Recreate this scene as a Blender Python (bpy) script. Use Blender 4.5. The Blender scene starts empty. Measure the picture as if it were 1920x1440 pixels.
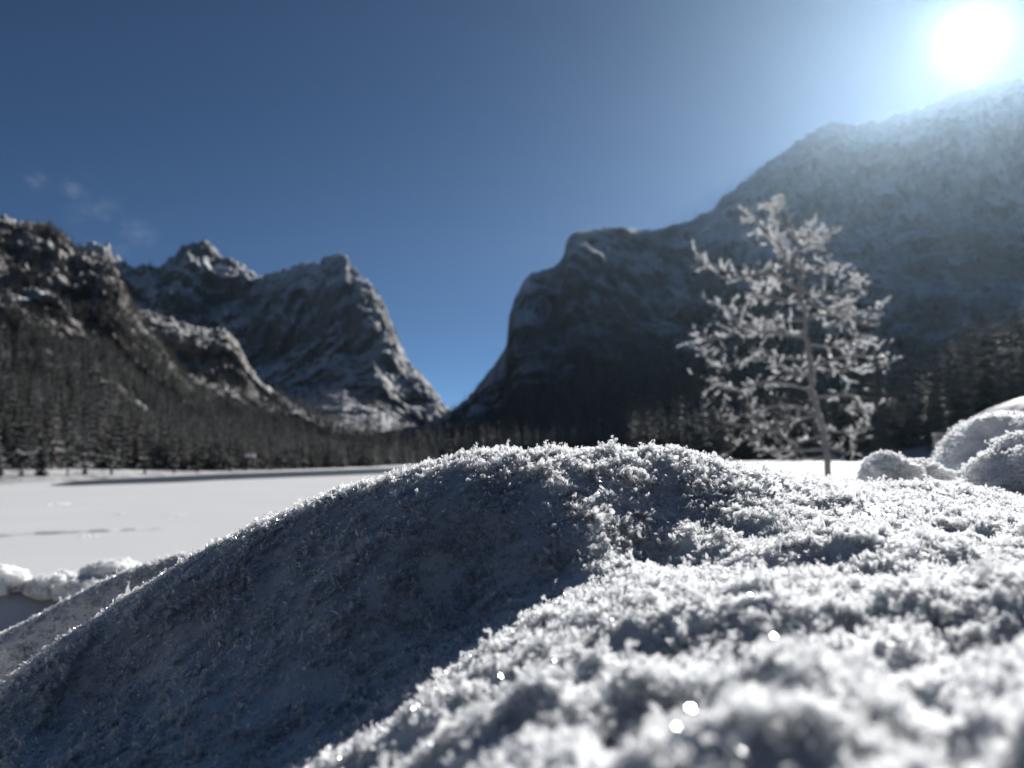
import bpy, math, random
import numpy as np
from mathutils import Vector, Matrix, Euler

random.seed(7)
rng = np.random.default_rng(11)
S = bpy.context.scene
C = S.collection

# ------------------------------------------------------------------ camera, sky, sun, exposure
FPX = 1493.0                      # focal length in pixels of the 1920-wide photograph
PITCH = math.radians(5.2)
cam_d = bpy.data.cameras.new('camera')
cam = bpy.data.objects.new('camera', cam_d)
C.objects.link(cam)
S.camera = cam
cam_d.sensor_width = 36.0
cam_d.sensor_fit = 'HORIZONTAL'
cam_d.lens = 36.0 * FPX / 1920.0
cam_d.clip_start = 0.005
cam_d.clip_end = 30000.0
cam.location = (0, 0, 0)
cam.rotation_euler = (math.radians(90) + PITCH, 0, 0)
cam_d.dof.use_dof = True
cam_d.dof.focus_distance = 0.372
cam_d.dof.aperture_fstop = cam_d.lens / 2.1
cam_d.dof.aperture_blades = 0

SUN_AZ = math.radians(31.1)       # clockwise from +Y (the view direction)
SUN_EL = math.radians(25.1)
sun_dir = Vector((math.sin(SUN_AZ) * math.cos(SUN_EL), math.cos(SUN_AZ) * math.cos(SUN_EL), math.sin(SUN_EL)))

W = bpy.data.worlds.new('World')
S.world = W
W.use_nodes = True
nt = W.node_tree
nt.nodes.clear()
wo = nt.nodes.new('ShaderNodeOutputWorld')
bg = nt.nodes.new('ShaderNodeBackground')
sky = nt.nodes.new('ShaderNodeTexSky')
sky.sky_type = 'NISHITA'
sky.sun_disc = False
sky.sun_elevation = SUN_EL
sky.sun_rotation = SUN_AZ
sky.altitude = 2000
sky.air_density = 0.4
sky.dust_density = 0.0
sky.ozone_density = 2.4
bg.inputs['Strength'].default_value = 0.05
tcw = nt.nodes.new('ShaderNodeTexCoord')
wn = nt.nodes.new('ShaderNodeTexNoise'); wn.inputs['Scale'].default_value = 22; wn.inputs['Detail'].default_value = 7; wn.inputs['Roughness'].default_value = 0.6
wm = nt.nodes.new('ShaderNodeMapping'); wm.inputs['Scale'].default_value = (1.6, 1.0, 2.2); wm.inputs['Rotation'].default_value = (0, 0.7, 0)
nt.links.new(tcw.outputs['Generated'], wm.inputs['Vector']); nt.links.new(wm.outputs[0], wn.inputs['Vector'])
acc = None
for (wx, wy, wr) in ((142, 362, 0.03), (182, 408, 0.04), (205, 440, 0.045), (262, 437, 0.03), (70, 335, 0.02)):
    x_, z_ = (wx - 960) / FPX, (720 - wy) / FPX
    dv = Vector((x_, math.cos(PITCH) - z_ * math.sin(PITCH), math.sin(PITCH) + z_ * math.cos(PITCH))).normalized()
    ds = nt.nodes.new('ShaderNodeVectorMath'); ds.operation = 'DISTANCE'; ds.inputs[1].default_value = dv
    nt.links.new(tcw.outputs['Generated'], ds.inputs[0])
    mr_ = nt.nodes.new('ShaderNodeMapRange'); mr_.interpolation_type = 'SMOOTHSTEP'
    mr_.inputs['From Min'].default_value = wr; mr_.inputs['From Max'].default_value = 0.0
    nt.links.new(ds.outputs['Value'], mr_.inputs['Value'])
    if acc is None: acc = mr_.outputs[0]
    else:
        mm_ = nt.nodes.new('ShaderNodeMath'); mm_.operation = 'MAXIMUM'
        nt.links.new(acc, mm_.inputs[0]); nt.links.new(mr_.outputs[0], mm_.inputs[1]); acc = mm_.outputs[0]
wr2 = nt.nodes.new('ShaderNodeMapRange'); wr2.inputs['From Min'].default_value = 0.47; wr2.inputs['From Max'].default_value = 0.75; wr2.inputs['To Max'].default_value = 0.2
nt.links.new(wn.outputs['Fac'], wr2.inputs['Value'])
wf = nt.nodes.new('ShaderNodeMath'); wf.operation = 'MULTIPLY'
nt.links.new(wr2.outputs[0], wf.inputs[0]); nt.links.new(acc, wf.inputs[1])
wx_ = nt.nodes.new('ShaderNodeMix'); wx_.data_type = 'RGBA'
wb = nt.nodes.new('ShaderNodeMix'); wb.data_type = 'RGBA'; wb.blend_type = 'MULTIPLY'; wb.inputs['Factor'].default_value = 1.0
wb.inputs['B'].default_value = (0.80, 0.99, 1.02, 1)      # the photograph's white balance on a clear sky
nt.links.new(sky.outputs[0], wb.inputs['A'])
nt.links.new(wf.outputs[0], wx_.inputs['Factor']); nt.links.new(wb.outputs['Result'], wx_.inputs['A'])
wx_.inputs['B'].default_value = (6.0, 7.0, 8.5, 1)
nt.links.new(wx_.outputs['Result'], bg.inputs[0])
nt.links.new(bg.outputs[0], wo.inputs[0])

sun_l = bpy.data.lights.new('sun', 'SUN')
sun_l.energy = 5.0
sun_l.angle = math.radians(0.53)
sun_l.color = (1.0, 0.97, 0.93)
sun = bpy.data.objects.new('sun', sun_l)
C.objects.link(sun)
sun.rotation_euler = sun_dir.to_track_quat('Z', 'Y').to_euler()
sun.location = (40, 60, 60)

S.view_settings.view_transform = 'Standard'
S.view_settings.look = 'None'
S.view_settings.gamma = 1.0
S.view_settings.use_curve_mapping = False
S.view_settings.exposure = 0.66
S.render.engine = 'CYCLES'
cy = S.cycles
cy.use_denoising = True
cy.denoiser = 'OPENIMAGEDENOISE'
cy.use_adaptive_sampling = False
cy.max_bounces = 5
cy.diffuse_bounces = 1
cy.glossy_bounces = 1
cy.transmission_bounces = 4
cy.transparent_max_bounces = 12
cy.volume_bounces = 0
cy.sample_clamp_indirect = 4.0
cy.caustics_reflective = False
cy.caustics_refractive = False

# ------------------------------------------------------------------ helpers
def ray(px, py):
    """unit-forward world direction through a pixel of the photograph (y component = 1)"""
    x = (px - 960.0) / FPX
    z = (720.0 - py) / FPX
    c, s = math.cos(PITCH), math.sin(PITCH)
    y2 = c - z * s
    z2 = s + z * c
    return x / y2, 1.0, z2 / y2

def at(px, py, Y):
    a, b, c = ray(px, py)
    return Vector((a * Y, Y, c * Y))

def tag(o, label=None, cat=None, group=None, kind=None):
    if label: o['label'] = label
    if cat: o['category'] = cat
    if group: o['group'] = group
    if kind: o['kind'] = kind
    return o

def mesh_obj(name, verts, faces, mat, parent=None, smooth=True):
    me = bpy.data.meshes.new(name)
    if isinstance(verts, np.ndarray) and isinstance(faces, np.ndarray):
        me.vertices.add(len(verts))
        me.vertices.foreach_set('co', np.ascontiguousarray(verts, dtype=np.float32).ravel())
        n = faces.shape[1]
        me.loops.add(faces.size)
        me.loops.foreach_set('vertex_index', np.ascontiguousarray(faces, dtype=np.int32).ravel())
        me.polygons.add(len(faces))
        me.polygons.foreach_set('loop_start', np.arange(0, faces.size, n, dtype=np.int32))
        me.update(calc_edges=True)
    else:
        me.from_pydata([tuple(v) for v in verts], [], [tuple(f) for f in faces])
    me.polygons.foreach_set('use_smooth', [smooth] * len(me.polygons))
    me.update()
    if mat is not None:
        for m in (mat if isinstance(mat, (list, tuple)) else [mat]):
            me.materials.append(m)
    o = bpy.data.objects.new(name, me)
    C.objects.link(o)
    if parent is not None:
        o.parent = parent
    return o

def empty(name, loc=(0, 0, 0), rz=0.0):
    o = bpy.data.objects.new(name, None)
    C.objects.link(o)
    o.location = loc
    o.rotation_euler = (0, 0, rz)
    o.empty_display_size = 0.2
    return o

def grid_faces(nu, nv):
    i = np.arange(nu * nv).reshape(nu, nv)
    return np.stack([i[:-1, :-1], i[1:, :-1], i[1:, 1:], i[:-1, 1:]], -1).reshape(-1, 4)

# --- vectorised gradient noise
_perm = rng.permutation(256)
_perm = np.concatenate([_perm, _perm, _perm])
_grad = rng.normal(size=(256, 3))
_grad /= np.linalg.norm(_grad, axis=1)[:, None]

def pnoise(x, y, z):
    xi = np.floor(x).astype(int); yi = np.floor(y).astype(int); zi = np.floor(z).astype(int)
    xf = x - xi; yf = y - yi; zf = z - zi
    u = xf ** 3 * (xf * (xf * 6 - 15) + 10)
    v = yf ** 3 * (yf * (yf * 6 - 15) + 10)
    w = zf ** 3 * (zf * (zf * 6 - 15) + 10)
    r = 0.0
    for dx in (0, 1):
        wx = u if dx else 1 - u
        for dy in (0, 1):
            wy = v if dy else 1 - v
            for dz in (0, 1):
                wz = w if dz else 1 - w
                h = _perm[(_perm[(_perm[(xi + dx) & 255] + yi + dy) & 255] + zi + dz) & 255]
                g = _grad[h]
                r = r + wx * wy * wz * (g[..., 0] * (xf - dx) + g[..., 1] * (yf - dy) + g[..., 2] * (zf - dz))
    return r * 1.6

def fbm(x, y, z, octv=5, gain=0.5, lac=2.03):
    a, f, r = 1.0, 1.0, 0.0
    for k in range(octv):
        r = r + a * pnoise(x * f + 17.3 * k, y * f + 5.1 * k, z * f + 9.7 * k)
        a *= gain; f *= lac
    return r

def ridged(x, y, z, octv=5, gain=0.5, lac=2.05):
    a, f, r = 1.0, 1.0, 0.0
    for k in range(octv):
        r = r + a * (1.0 - 2.0 * np.abs(pnoise(x * f + 31.7 * k, y * f + 3.3 * k, z * f + 7.9 * k)))
        a *= gain; f *= lac
    return r * 0.55

def smoothstep(a, b, x):
    t = np.clip((x - a) / (b - a), 0, 1)
    return t * t * (3 - 2 * t)

# ------------------------------------------------------------------ materials
def new_mat(name):
    m = bpy.data.materials.new(name)
    m.use_nodes = True
    m.node_tree.nodes.clear()
    out = m.node_tree.nodes.new('ShaderNodeOutputMaterial')
    return m, m.node_tree.nodes, m.node_tree.links, out

def principled(nodes, col, rough, spec=0.5):
    p = nodes.new('ShaderNodeBsdfPrincipled')
    p.inputs['Base Color'].default_value = (*col, 1)
    p.inputs['Roughness'].default_value = rough
    p.inputs['Specular IOR Level'].default_value = spec
    return p

def mat_snow(name, scale, bump, col=(0.80, 0.81, 0.83), dist=0.01):
    m, N, L, out = new_mat(name)
    p = principled(N, col, 0.65, 0.25)
    tc = N.new('ShaderNodeTexCoord')
    n1 = N.new('ShaderNodeTexNoise'); n1.inputs['Scale'].default_value = scale
    n1.inputs['Detail'].default_value = 5
    L.new(tc.outputs['Object'], n1.inputs['Vector'])
    b = N.new('ShaderNodeBump'); b.inputs['Strength'].default_value = bump; b.inputs['Distance'].default_value = dist
    L.new(n1.outputs['Fac'], b.inputs['Height'])
    L.new(b.outputs['Normal'], p.inputs['Normal'])
    mr = N.new('ShaderNodeMapRange'); mr.inputs['To Min'].default_value = 0.9; mr.inputs['To Max'].default_value = 1.05
    L.new(n1.outputs['Fac'], mr.inputs['Value'])
    mx = N.new('ShaderNodeMix'); mx.data_type = 'RGBA'; mx.blend_type = 'MULTIPLY'; mx.inputs['Factor'].default_value = 1
    mx.inputs['A'].default_value = (*col, 1)
    L.new(mr.outputs[0], mx.inputs['B'])
    L.new(mx.outputs['Result'], p.inputs['Base Color'])
    L.new(p.outputs[0], out.inputs[0])
    return m

def mat_crystal(name, trans=0.8, gloss=0.18, rough=0.15, clear=0.44):
    m, N, L, out = new_mat(name)
    d = N.new('ShaderNodeBsdfDiffuse'); d.inputs['Color'].default_value = (0.82, 0.83, 0.85, 1)
    t = N.new('ShaderNodeBsdfTranslucent'); t.inputs['Color'].default_value = (0.88, 0.89, 0.9, 1)
    g = N.new('ShaderNodeBsdfGlossy'); g.inputs['Color'].default_value = (0.95, 0.95, 0.95, 1)
    g.inputs['Roughness'].default_value = rough
    m1 = N.new('ShaderNodeMixShader'); m1.inputs[0].default_value = trans
    L.new(d.outputs[0], m1.inputs[1]); L.new(t.outputs[0], m1.inputs[2])
    m2 = N.new('ShaderNodeMixShader'); m2.inputs[0].default_value = gloss
    L.new(m1.outputs[0], m2.inputs[1]); L.new(g.outputs[0], m2.inputs[2])
    tr = N.new('ShaderNodeBsdfTransparent'); tr.inputs['Color'].default_value = (0.97, 0.98, 0.99, 1)
    m3 = N.new('ShaderNodeMixShader'); m3.inputs[0].default_value = clear
    L.new(m2.outputs[0], m3.inputs[1]); L.new(tr.outputs[0], m3.inputs[2])
    L.new(m3.outputs[0], out.inputs[0])
    return m

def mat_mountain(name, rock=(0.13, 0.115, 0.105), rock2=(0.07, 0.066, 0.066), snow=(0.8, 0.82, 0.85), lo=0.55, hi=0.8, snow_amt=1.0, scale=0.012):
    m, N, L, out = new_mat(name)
    p = principled(N, rock, 0.85, 0.2)
    tc = N.new('ShaderNodeTexCoord')
    geo = N.new('ShaderNodeNewGeometry')
    sep = N.new('ShaderNodeSeparateXYZ')
    mp = N.new('ShaderNodeMapping'); mp.inputs['Scale'].default_value = (1, 1, 0.22); mp.inputs['Rotation'].default_value = (0, math.radians(14), 0)
    L.new(tc.outputs['Object'], mp.inputs['Vector'])
    n1 = N.new('ShaderNodeTexNoise'); n1.inputs['Scale'].default_value = scale; n1.inputs['Detail'].default_value = 8; n1.inputs['Roughness'].default_value = 0.65
    L.new(mp.outputs[0], n1.inputs['Vector'])
    n2 = N.new('ShaderNodeTexNoise'); n2.inputs['Scale'].default_value = scale * 5; n2.inputs['Detail'].default_value = 6
    L.new(mp.outputs[0], n2.inputs['Vector'])
    bp = N.new('ShaderNodeBump'); bp.inputs['Strength'].default_value = 0.9; bp.inputs['Distance'].default_value = 6.0
    L.new(n2.outputs['Fac'], bp.inputs['Height'])
    L.new(bp.outputs['Normal'], sep.inputs[0])
    L.new(bp.outputs['Normal'], p.inputs['Normal'])
    # snow where the slope is gentle, broken up by noise
    a = N.new('ShaderNodeMath'); a.operation = 'MULTIPLY_ADD'; a.inputs[1].default_value = 1.5; a.inputs[2].default_value = -0.75
    L.new(n1.outputs['Fac'], a.inputs[0])
    s = N.new('ShaderNodeMath'); s.operation = 'MULTIPLY_ADD'; s.inputs[1].default_value = 0.75
    L.new(sep.outputs['Z'], s.inputs[0]); L.new(a.outputs[0], s.inputs[2])
    mr = N.new('ShaderNodeMapRange'); mr.interpolation_type = 'SMOOTHSTEP'
    mr.inputs['From Min'].default_value = lo; mr.inputs['From Max'].default_value = hi
    mr.inputs['To Max'].default_value = snow_amt
    L.new(s.outputs[0], mr.inputs['Value'])
    rc = N.new('ShaderNodeMix'); rc.data_type = 'RGBA'
    rc.inputs['A'].default_value = (*rock, 1); rc.inputs['B'].default_value = (*rock2, 1)
    L.new(n2.outputs['Fac'], rc.inputs['Factor'])
    mx = N.new('ShaderNodeMix'); mx.data_type = 'RGBA'
    L.new(mr.outputs[0], mx.inputs['Factor'])
    L.new(rc.outputs['Result'], mx.inputs['A'])
    mx.inputs['B'].default_value = (*snow, 1)
    L.new(mx.outputs['Result'], p.inputs['Base Color'])
    L.new(p.outputs[0], out.inputs[0])
    return m

def mat_needles(name, col, frost, lo=0.45, hi=0.95, amt=0.5):
    m, N, L, out = new_mat(name)
    p = principled(N, col, 0.8, 0.1)
    geo = N.new('ShaderNodeNewGeometry')
    oi = N.new('ShaderNodeObjectInfo')
    sep = N.new('ShaderNodeSeparateXYZ')
    L.new(geo.outputs['True Normal'], sep.inputs[0])
    ab = N.new('ShaderNodeMath'); ab.operation = 'ABSOLUTE'; L.new(sep.outputs['Z'], ab.inputs[0])
    mr = N.new('ShaderNodeMapRange'); mr.inputs['From Min'].default_value = lo; mr.inputs['From Max'].default_value = hi
    mr.inputs['To Max'].default_value = amt
    L.new(ab.outputs[0], mr.inputs['Value'])
    mu = N.new('ShaderNodeMath'); mu.operation = 'MULTIPLY'
    L.new(mr.outputs[0], mu.inputs[0]); L.new(oi.outputs['Random'], mu.inputs[1])
    mx = N.new('ShaderNodeMix'); mx.data_type = 'RGBA'
    mx.inputs['A'].default_value = (*col, 1); mx.inputs['B'].default_value = (*frost, 1)
    L.new(mu.outputs[0], mx.inputs['Factor'])
    L.new(mx.outputs['Result'], p.inputs['Base Color'])
    L.new(p.outputs[0], out.inputs[0])
    return m

def mat_plain(name, col, rough=0.8, spec=0.2, noise=None):
    m, N, L, out = new_mat(name)
    p = principled(N, col, rough, spec)
    tc = N.new('ShaderNodeTexCoord')
    n1 = N.new('ShaderNodeTexNoise'); n1.inputs['Scale'].default_value = noise or 8.0; n1.inputs['Detail'].default_value = 4
    L.new(tc.outputs['Object'], n1.inputs['Vector'])
    mx = N.new('ShaderNodeMix'); mx.data_type = 'RGBA'
    mx.inputs['A'].default_value = (*[c * 0.7 for c in col], 1); mx.inputs['B'].default_value = (*[min(1, c * 1.3) for c in col], 1)
    L.new(n1.outputs['Fac'], mx.inputs['Factor'])
    L.new(mx.outputs['Result'], p.inputs['Base Color'])
    L.new(p.outputs[0], out.inputs[0])
    return m

M_SNOW = mat_snow('snow_close', 260.0, 0.6, dist=0.002)
M_LUMP = mat_snow('snow_lump', 200.0, 0.5, col=(0.86, 0.87, 0.89), dist=0.002)
_p = [q for q in M_LUMP.node_tree.nodes if q.type == 'BSDF_PRINCIPLED'][0]
_p.inputs['Subsurface Weight'].default_value = 0.8
_p.inputs['Subsurface Radius'].default_value = (1.0, 1.0, 1.0)
_p.inputs['Subsurface Scale'].default_value = 0.03
M_FIELD = mat_snow('snow_field', 0.6, 0.25, col=(0.66, 0.665, 0.675), dist=0.05)
M_LAKE = mat_snow('snow_on_ice', 0.15, 0.15, col=(0.64, 0.645, 0.655), dist=0.05)
M_CRYS = mat_crystal('hoarfrost')
M_FROST = mat_crystal('branch_frost', trans=0.9, gloss=0.2, rough=0.14, clear=0.3)
M_BAND = mat_plain('dark_band', (0.05, 0.06, 0.065), 0.35, 0.5, 0.2)
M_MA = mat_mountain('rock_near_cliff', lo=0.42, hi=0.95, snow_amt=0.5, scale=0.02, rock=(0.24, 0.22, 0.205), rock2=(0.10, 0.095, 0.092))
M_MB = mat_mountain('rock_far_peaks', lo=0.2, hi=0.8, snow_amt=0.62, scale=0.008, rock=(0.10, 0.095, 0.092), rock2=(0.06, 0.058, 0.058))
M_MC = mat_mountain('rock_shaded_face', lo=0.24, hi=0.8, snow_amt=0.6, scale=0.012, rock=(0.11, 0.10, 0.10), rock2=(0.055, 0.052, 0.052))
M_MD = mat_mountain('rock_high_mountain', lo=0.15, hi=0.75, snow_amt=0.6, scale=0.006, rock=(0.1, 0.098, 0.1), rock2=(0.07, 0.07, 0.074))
M_NEEDLE = mat_needles('spruce_needles', (0.024, 0.028, 0.021), (0.5, 0.52, 0.55), amt=0.32)
M_NEEDLE_LARCH = mat_needles('bare_larch', (0.13, 0.105, 0.085), (0.55, 0.55, 0.55), amt=0.6)
M_BARK = mat_plain('bark', (0.09, 0.08, 0.07), 0.9, 0.1, 20)
M_WOOD = mat_plain('grey_wood', (0.3, 0.29, 0.28), 0.8, 0.2, 12)
M_HUTWALL = mat_plain('dark_timber', (0.05, 0.035, 0.025), 0.8, 0.2, 3)

# ------------------------------------------------------------------ lake and valley floor
LAKE_Z = -3.0

def polar_sheet(name, az0, az1, radii, zfun, mat, naz=60):
    az = np.radians(np.linspace(az0, az1, naz))
    r = np.array(radii)
    A, R = np.meshgrid(az, r, indexing='ij')
    X = R * np.sin(A); Y = R * np.cos(A)
    Z = zfun(X, Y)
    v = np.stack([X, Y, Z], -1).reshape(-1, 3)
    return mesh_obj(name, v, grid_faces(naz, len(r))[:, ::-1], mat)

rr = np.geomspace(2.0, 3600.0, 60)
lake = polar_sheet('lake', -180, 180, rr, lambda X, Y: np.full_like(X, LAKE_Z), M_LAKE, 90)
tag(lake, 'flat frozen lake under an even white snow cover', 'lake', kind='structure')

# the level snow field beyond the bank on the tree's side, a bank 1.7 m above the ice
def field_z(X, Y):
    az = np.degrees(np.arctan2(X, Y))
    edge = smoothstep(-4.0, 9.0, az + 3.0 * fbm(X * 0.03, Y * 0.03, X * 0, 3))
    far = np.hypot(X, Y)
    return (LAKE_Z - 0.3) + edge * 1.95 + 0.06 * fbm(X * 0.2, Y * 0.2, X * 0 + 3, 4) * np.clip(far / 40, 0, 1)
fld = polar_sheet('snow_field', -8, 100, np.geomspace(4.0, 700.0, 120), field_z, M_FIELD, 160)
tag(fld, 'level snow field between the frosted tree and the spruce forest', 'snow field', kind='structure')

# ------------------------------------------------------------------ mountains
def interp_pts(pts, xs):
    p = np.array(sorted(pts), float)
    return np.interp(xs, p[:, 0], p[:, 1])

MOUNT = {}
def mountain(name, sil, D0, D1, z0, profile, mat, nu, nv, seed, amp=0.06, freq=1.0, jag=4.0, back=0.5, ridge_noise=1.0):
    """a rock mass swept from its foot (distance D0, height z0) up to its skyline and down its far side.
    sil: skyline as pixels, D0/D1/z0: [(px, value)], profile: [(v, height fraction)]"""
    p0, p1 = sil[0][0], sil[-1][0]
    px = np.linspace(p0, p1, nu)
    py = interp_pts(sil, px)
    d0 = interp_pts(D0, px); d1 = interp_pts(D1, px); zf = interp_pts(z0, px)
    rx = np.zeros(nu); rz = np.zeros(nu)
    for i in range(nu):
        a, b, c = ray(px[i], py[i])
        h = math.hypot(a, 1.0)
        rx[i] = math.atan2(a, 1.0); rz[i] = c / h
    H = rz * d1                                       # skyline height
    nb = max(8, nv // 4)
    v = np.concatenate([np.linspace(0, 1, nv), 1 + np.linspace(0, 1, nb + 1)[1:]])
    prof = np.where(v <= 1, interp_pts(profile, np.clip(v, 0, 1)), 0)
    V, A = np.meshgrid(v, rx)
    d0g, d1g, zfg, Hg = (q[:, None] * np.ones_like(V) for q in (d0, d1, zf, H))
    R = np.where(V <= 1, d0g + (d1g - d0g) * np.clip(V, 0, 1), d1g + (V - 1) * back * d1g)
    Z = np.where(V <= 1, zfg + (Hg - zfg) * prof[None, :], Hg + (zfg - Hg) * (V - 1) ** 1.3)
    X = R * np.sin(A); Y = R * np.cos(A)
    L_ = d1.mean() * 0.22 / freq
    hfrac = np.clip((Z - zfg) / np.maximum(Hg - zfg, 5), 0, 1)
    Rn = R * 0.25
    gul = ridged(X / L_ + seed, Y / L_, Z / (L_ * 6.0) + 0.5 * Rn / L_, 6, 0.55)
    fine = fbm(X / (L_ * 0.23) + seed, Y / (L_ * 0.23), Z / (L_ * 0.9), 5, 0.55)
    amt = amp * d1g * np.clip(hfrac * 2.2, 0.0, 1) * np.where(V > 1, 0.4, 1)
    push = amt * (gul * 1.0 + 0.25 * fine)
    # push pieces towards or away from the viewer's side; keep the skyline's own height
    near_ridge = 1 - np.exp(-((V - 1) / 0.10) ** 2)
    R2 = R - push * (0.35 + 0.65 * near_ridge)
    # keep elevation angles of the upper face: scale z with distance a little
    X = R2 * np.sin(A); Y = R2 * np.cos(A)
    Z = Z * (1 - 0.75 * (1 - R2 / R) * hfrac)
    Z = Z + jag * ridge_noise * fbm(X / (L_ * 0.12) + seed, Y / (L_ * 0.12), Z / (L_ * .12), 4, 0.6) * np.clip(hfrac * 1.5, 0, 1)
    P = np.stack([X, Y, Z], -1)
    o = mesh_obj(name, P.reshape(-1, 3), grid_faces(nu, len(v))[:, ::-1], mat)
    MOUNT[o.name] = dict(P=P, V=V, h=hfrac, px=px, seed=seed)
    return o

shoreY = [(-700, 76), (0, 96), (100, 103), (250, 121), (400, 142), (550, 166), (700, 215), (800, 320)]

talus = [(0, 0), (0.06, 0.006), (0.3, 0.12), (0.55, 0.33), (0.72, 0.55), (0.86, 0.84), (1, 1)]
cliff = [(0, 0), (0.06, 0.006), (0.3, 0.10), (0.6, 0.27), (0.78, 0.50), (0.9, 0.82), (0.97, 0.97), (1, 1)]

mA = mountain('near_mountain',
    [(-1100, 300), (-700, 330), (-350, 370), (-120, 395), (0, 412), (40, 418), (95, 424), (120, 448), (140, 470), (165, 478), (200, 482), (222, 510),
     (240, 560), (262, 600), (300, 650), (330, 690), (365, 735), (420, 768), (500, 796), (600, 828), (690, 850), (760, 862), (820, 868)],
    shoreY, [(-1100, 800), (100, 850), (300, 760), (500, 640), (690, 560), (820, 520)],
    [(-1100, LAKE_Z - .1), (820, LAKE_Z - .1)], talus, M_MA, 420, 210, 3.1, amp=0.06, freq=1.9, jag=5)
tag(mA, 'brown grey cliffs of the near mountain above the forested lake shore', 'mountain', kind='structure')

mS = mountain('rocky_spur',
    [(170, 560), (250, 575), (300, 592), (360, 612), (398, 620), (425, 618), (448, 648), (470, 692), (495, 722), (545, 755), (620, 800), (700, 842), (770, 858)],
    [(170, 600), (770, 560)], [(170, 1150), (425, 1100), (770, 820)], [(170, 0), (770, -3.2)], talus, M_MA, 200, 140, 8.4, amp=0.05, freq=2.3, jag=5)
tag(mS, 'pale rocky spur between the near mountain and the jagged peaks', 'mountain', kind='structure')

mB = mountain('jagged_peaks',
    [(60, 480), (120, 478), (170, 458), (205, 462), (215, 488), (250, 504), (300, 500), (325, 480), (350, 461), (385, 452), (400, 464), (412, 478),
     (430, 486), (450, 498), (470, 512), (490, 519), (510, 513), (540, 508), (560, 497), (598, 495), (612, 482), (632, 477), (650, 481), (658, 500), (680, 522),
     (703, 542), (722, 575), (735, 612), (750, 645), (768, 680), (800, 718), (840, 768), (880, 815), (930, 850)],
    [(60, 1150), (930, 900)], [(60, 2000), (400, 2200), (640, 1900), (850, 1500), (930, 1300)], [(60, 40), (500, 20), (930, -4)], cliff, M_MB, 330, 210, 5.7, amp=0.05, freq=2.2, jag=11)
tag(mB, 'jagged snow dusted peaks behind the pale rocky spur', 'mountain', kind='structure')

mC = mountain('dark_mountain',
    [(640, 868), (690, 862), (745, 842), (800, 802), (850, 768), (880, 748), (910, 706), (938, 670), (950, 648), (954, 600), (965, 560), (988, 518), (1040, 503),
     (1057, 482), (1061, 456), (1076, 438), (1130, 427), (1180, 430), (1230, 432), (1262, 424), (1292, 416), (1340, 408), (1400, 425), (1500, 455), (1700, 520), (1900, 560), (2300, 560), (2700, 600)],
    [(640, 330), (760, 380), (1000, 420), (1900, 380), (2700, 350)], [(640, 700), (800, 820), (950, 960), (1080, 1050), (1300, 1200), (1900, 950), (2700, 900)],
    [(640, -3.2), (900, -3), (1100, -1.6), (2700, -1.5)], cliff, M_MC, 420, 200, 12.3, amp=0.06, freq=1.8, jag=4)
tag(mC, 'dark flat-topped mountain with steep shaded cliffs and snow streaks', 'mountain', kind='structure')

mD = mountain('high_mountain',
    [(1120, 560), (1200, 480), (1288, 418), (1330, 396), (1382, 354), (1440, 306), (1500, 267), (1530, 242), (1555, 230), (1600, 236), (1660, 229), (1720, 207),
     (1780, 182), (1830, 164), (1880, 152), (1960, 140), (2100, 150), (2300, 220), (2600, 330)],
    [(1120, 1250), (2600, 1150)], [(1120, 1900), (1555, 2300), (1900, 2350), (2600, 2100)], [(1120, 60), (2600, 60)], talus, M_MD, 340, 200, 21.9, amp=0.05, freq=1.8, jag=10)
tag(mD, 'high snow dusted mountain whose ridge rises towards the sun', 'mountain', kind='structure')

mE = mountain('forest_hill',
    [(1180, 866), (1300, 856), (1420, 842), (1500, 820), (1600, 800), (1680, 770), (1760, 730), (1840, 690), (1920, 655), (2100, 600), (2400, 560), (2800, 560)],
    [(1180, 300), (1600, 290), (1900, 230), (2800, 170)], [(1180, 380), (1600, 420), (1900, 420), (2800, 380)], [(1180, -1.7), (2800, -1.7)],
    [(0, 0), (1, 1)], M_FIELD, 140, 50, 30.3, amp=0.02, freq=1.5, jag=0.5)
tag(mE, 'snowy foot slope under the spruce forest', 'hillside', kind='structure')

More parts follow.
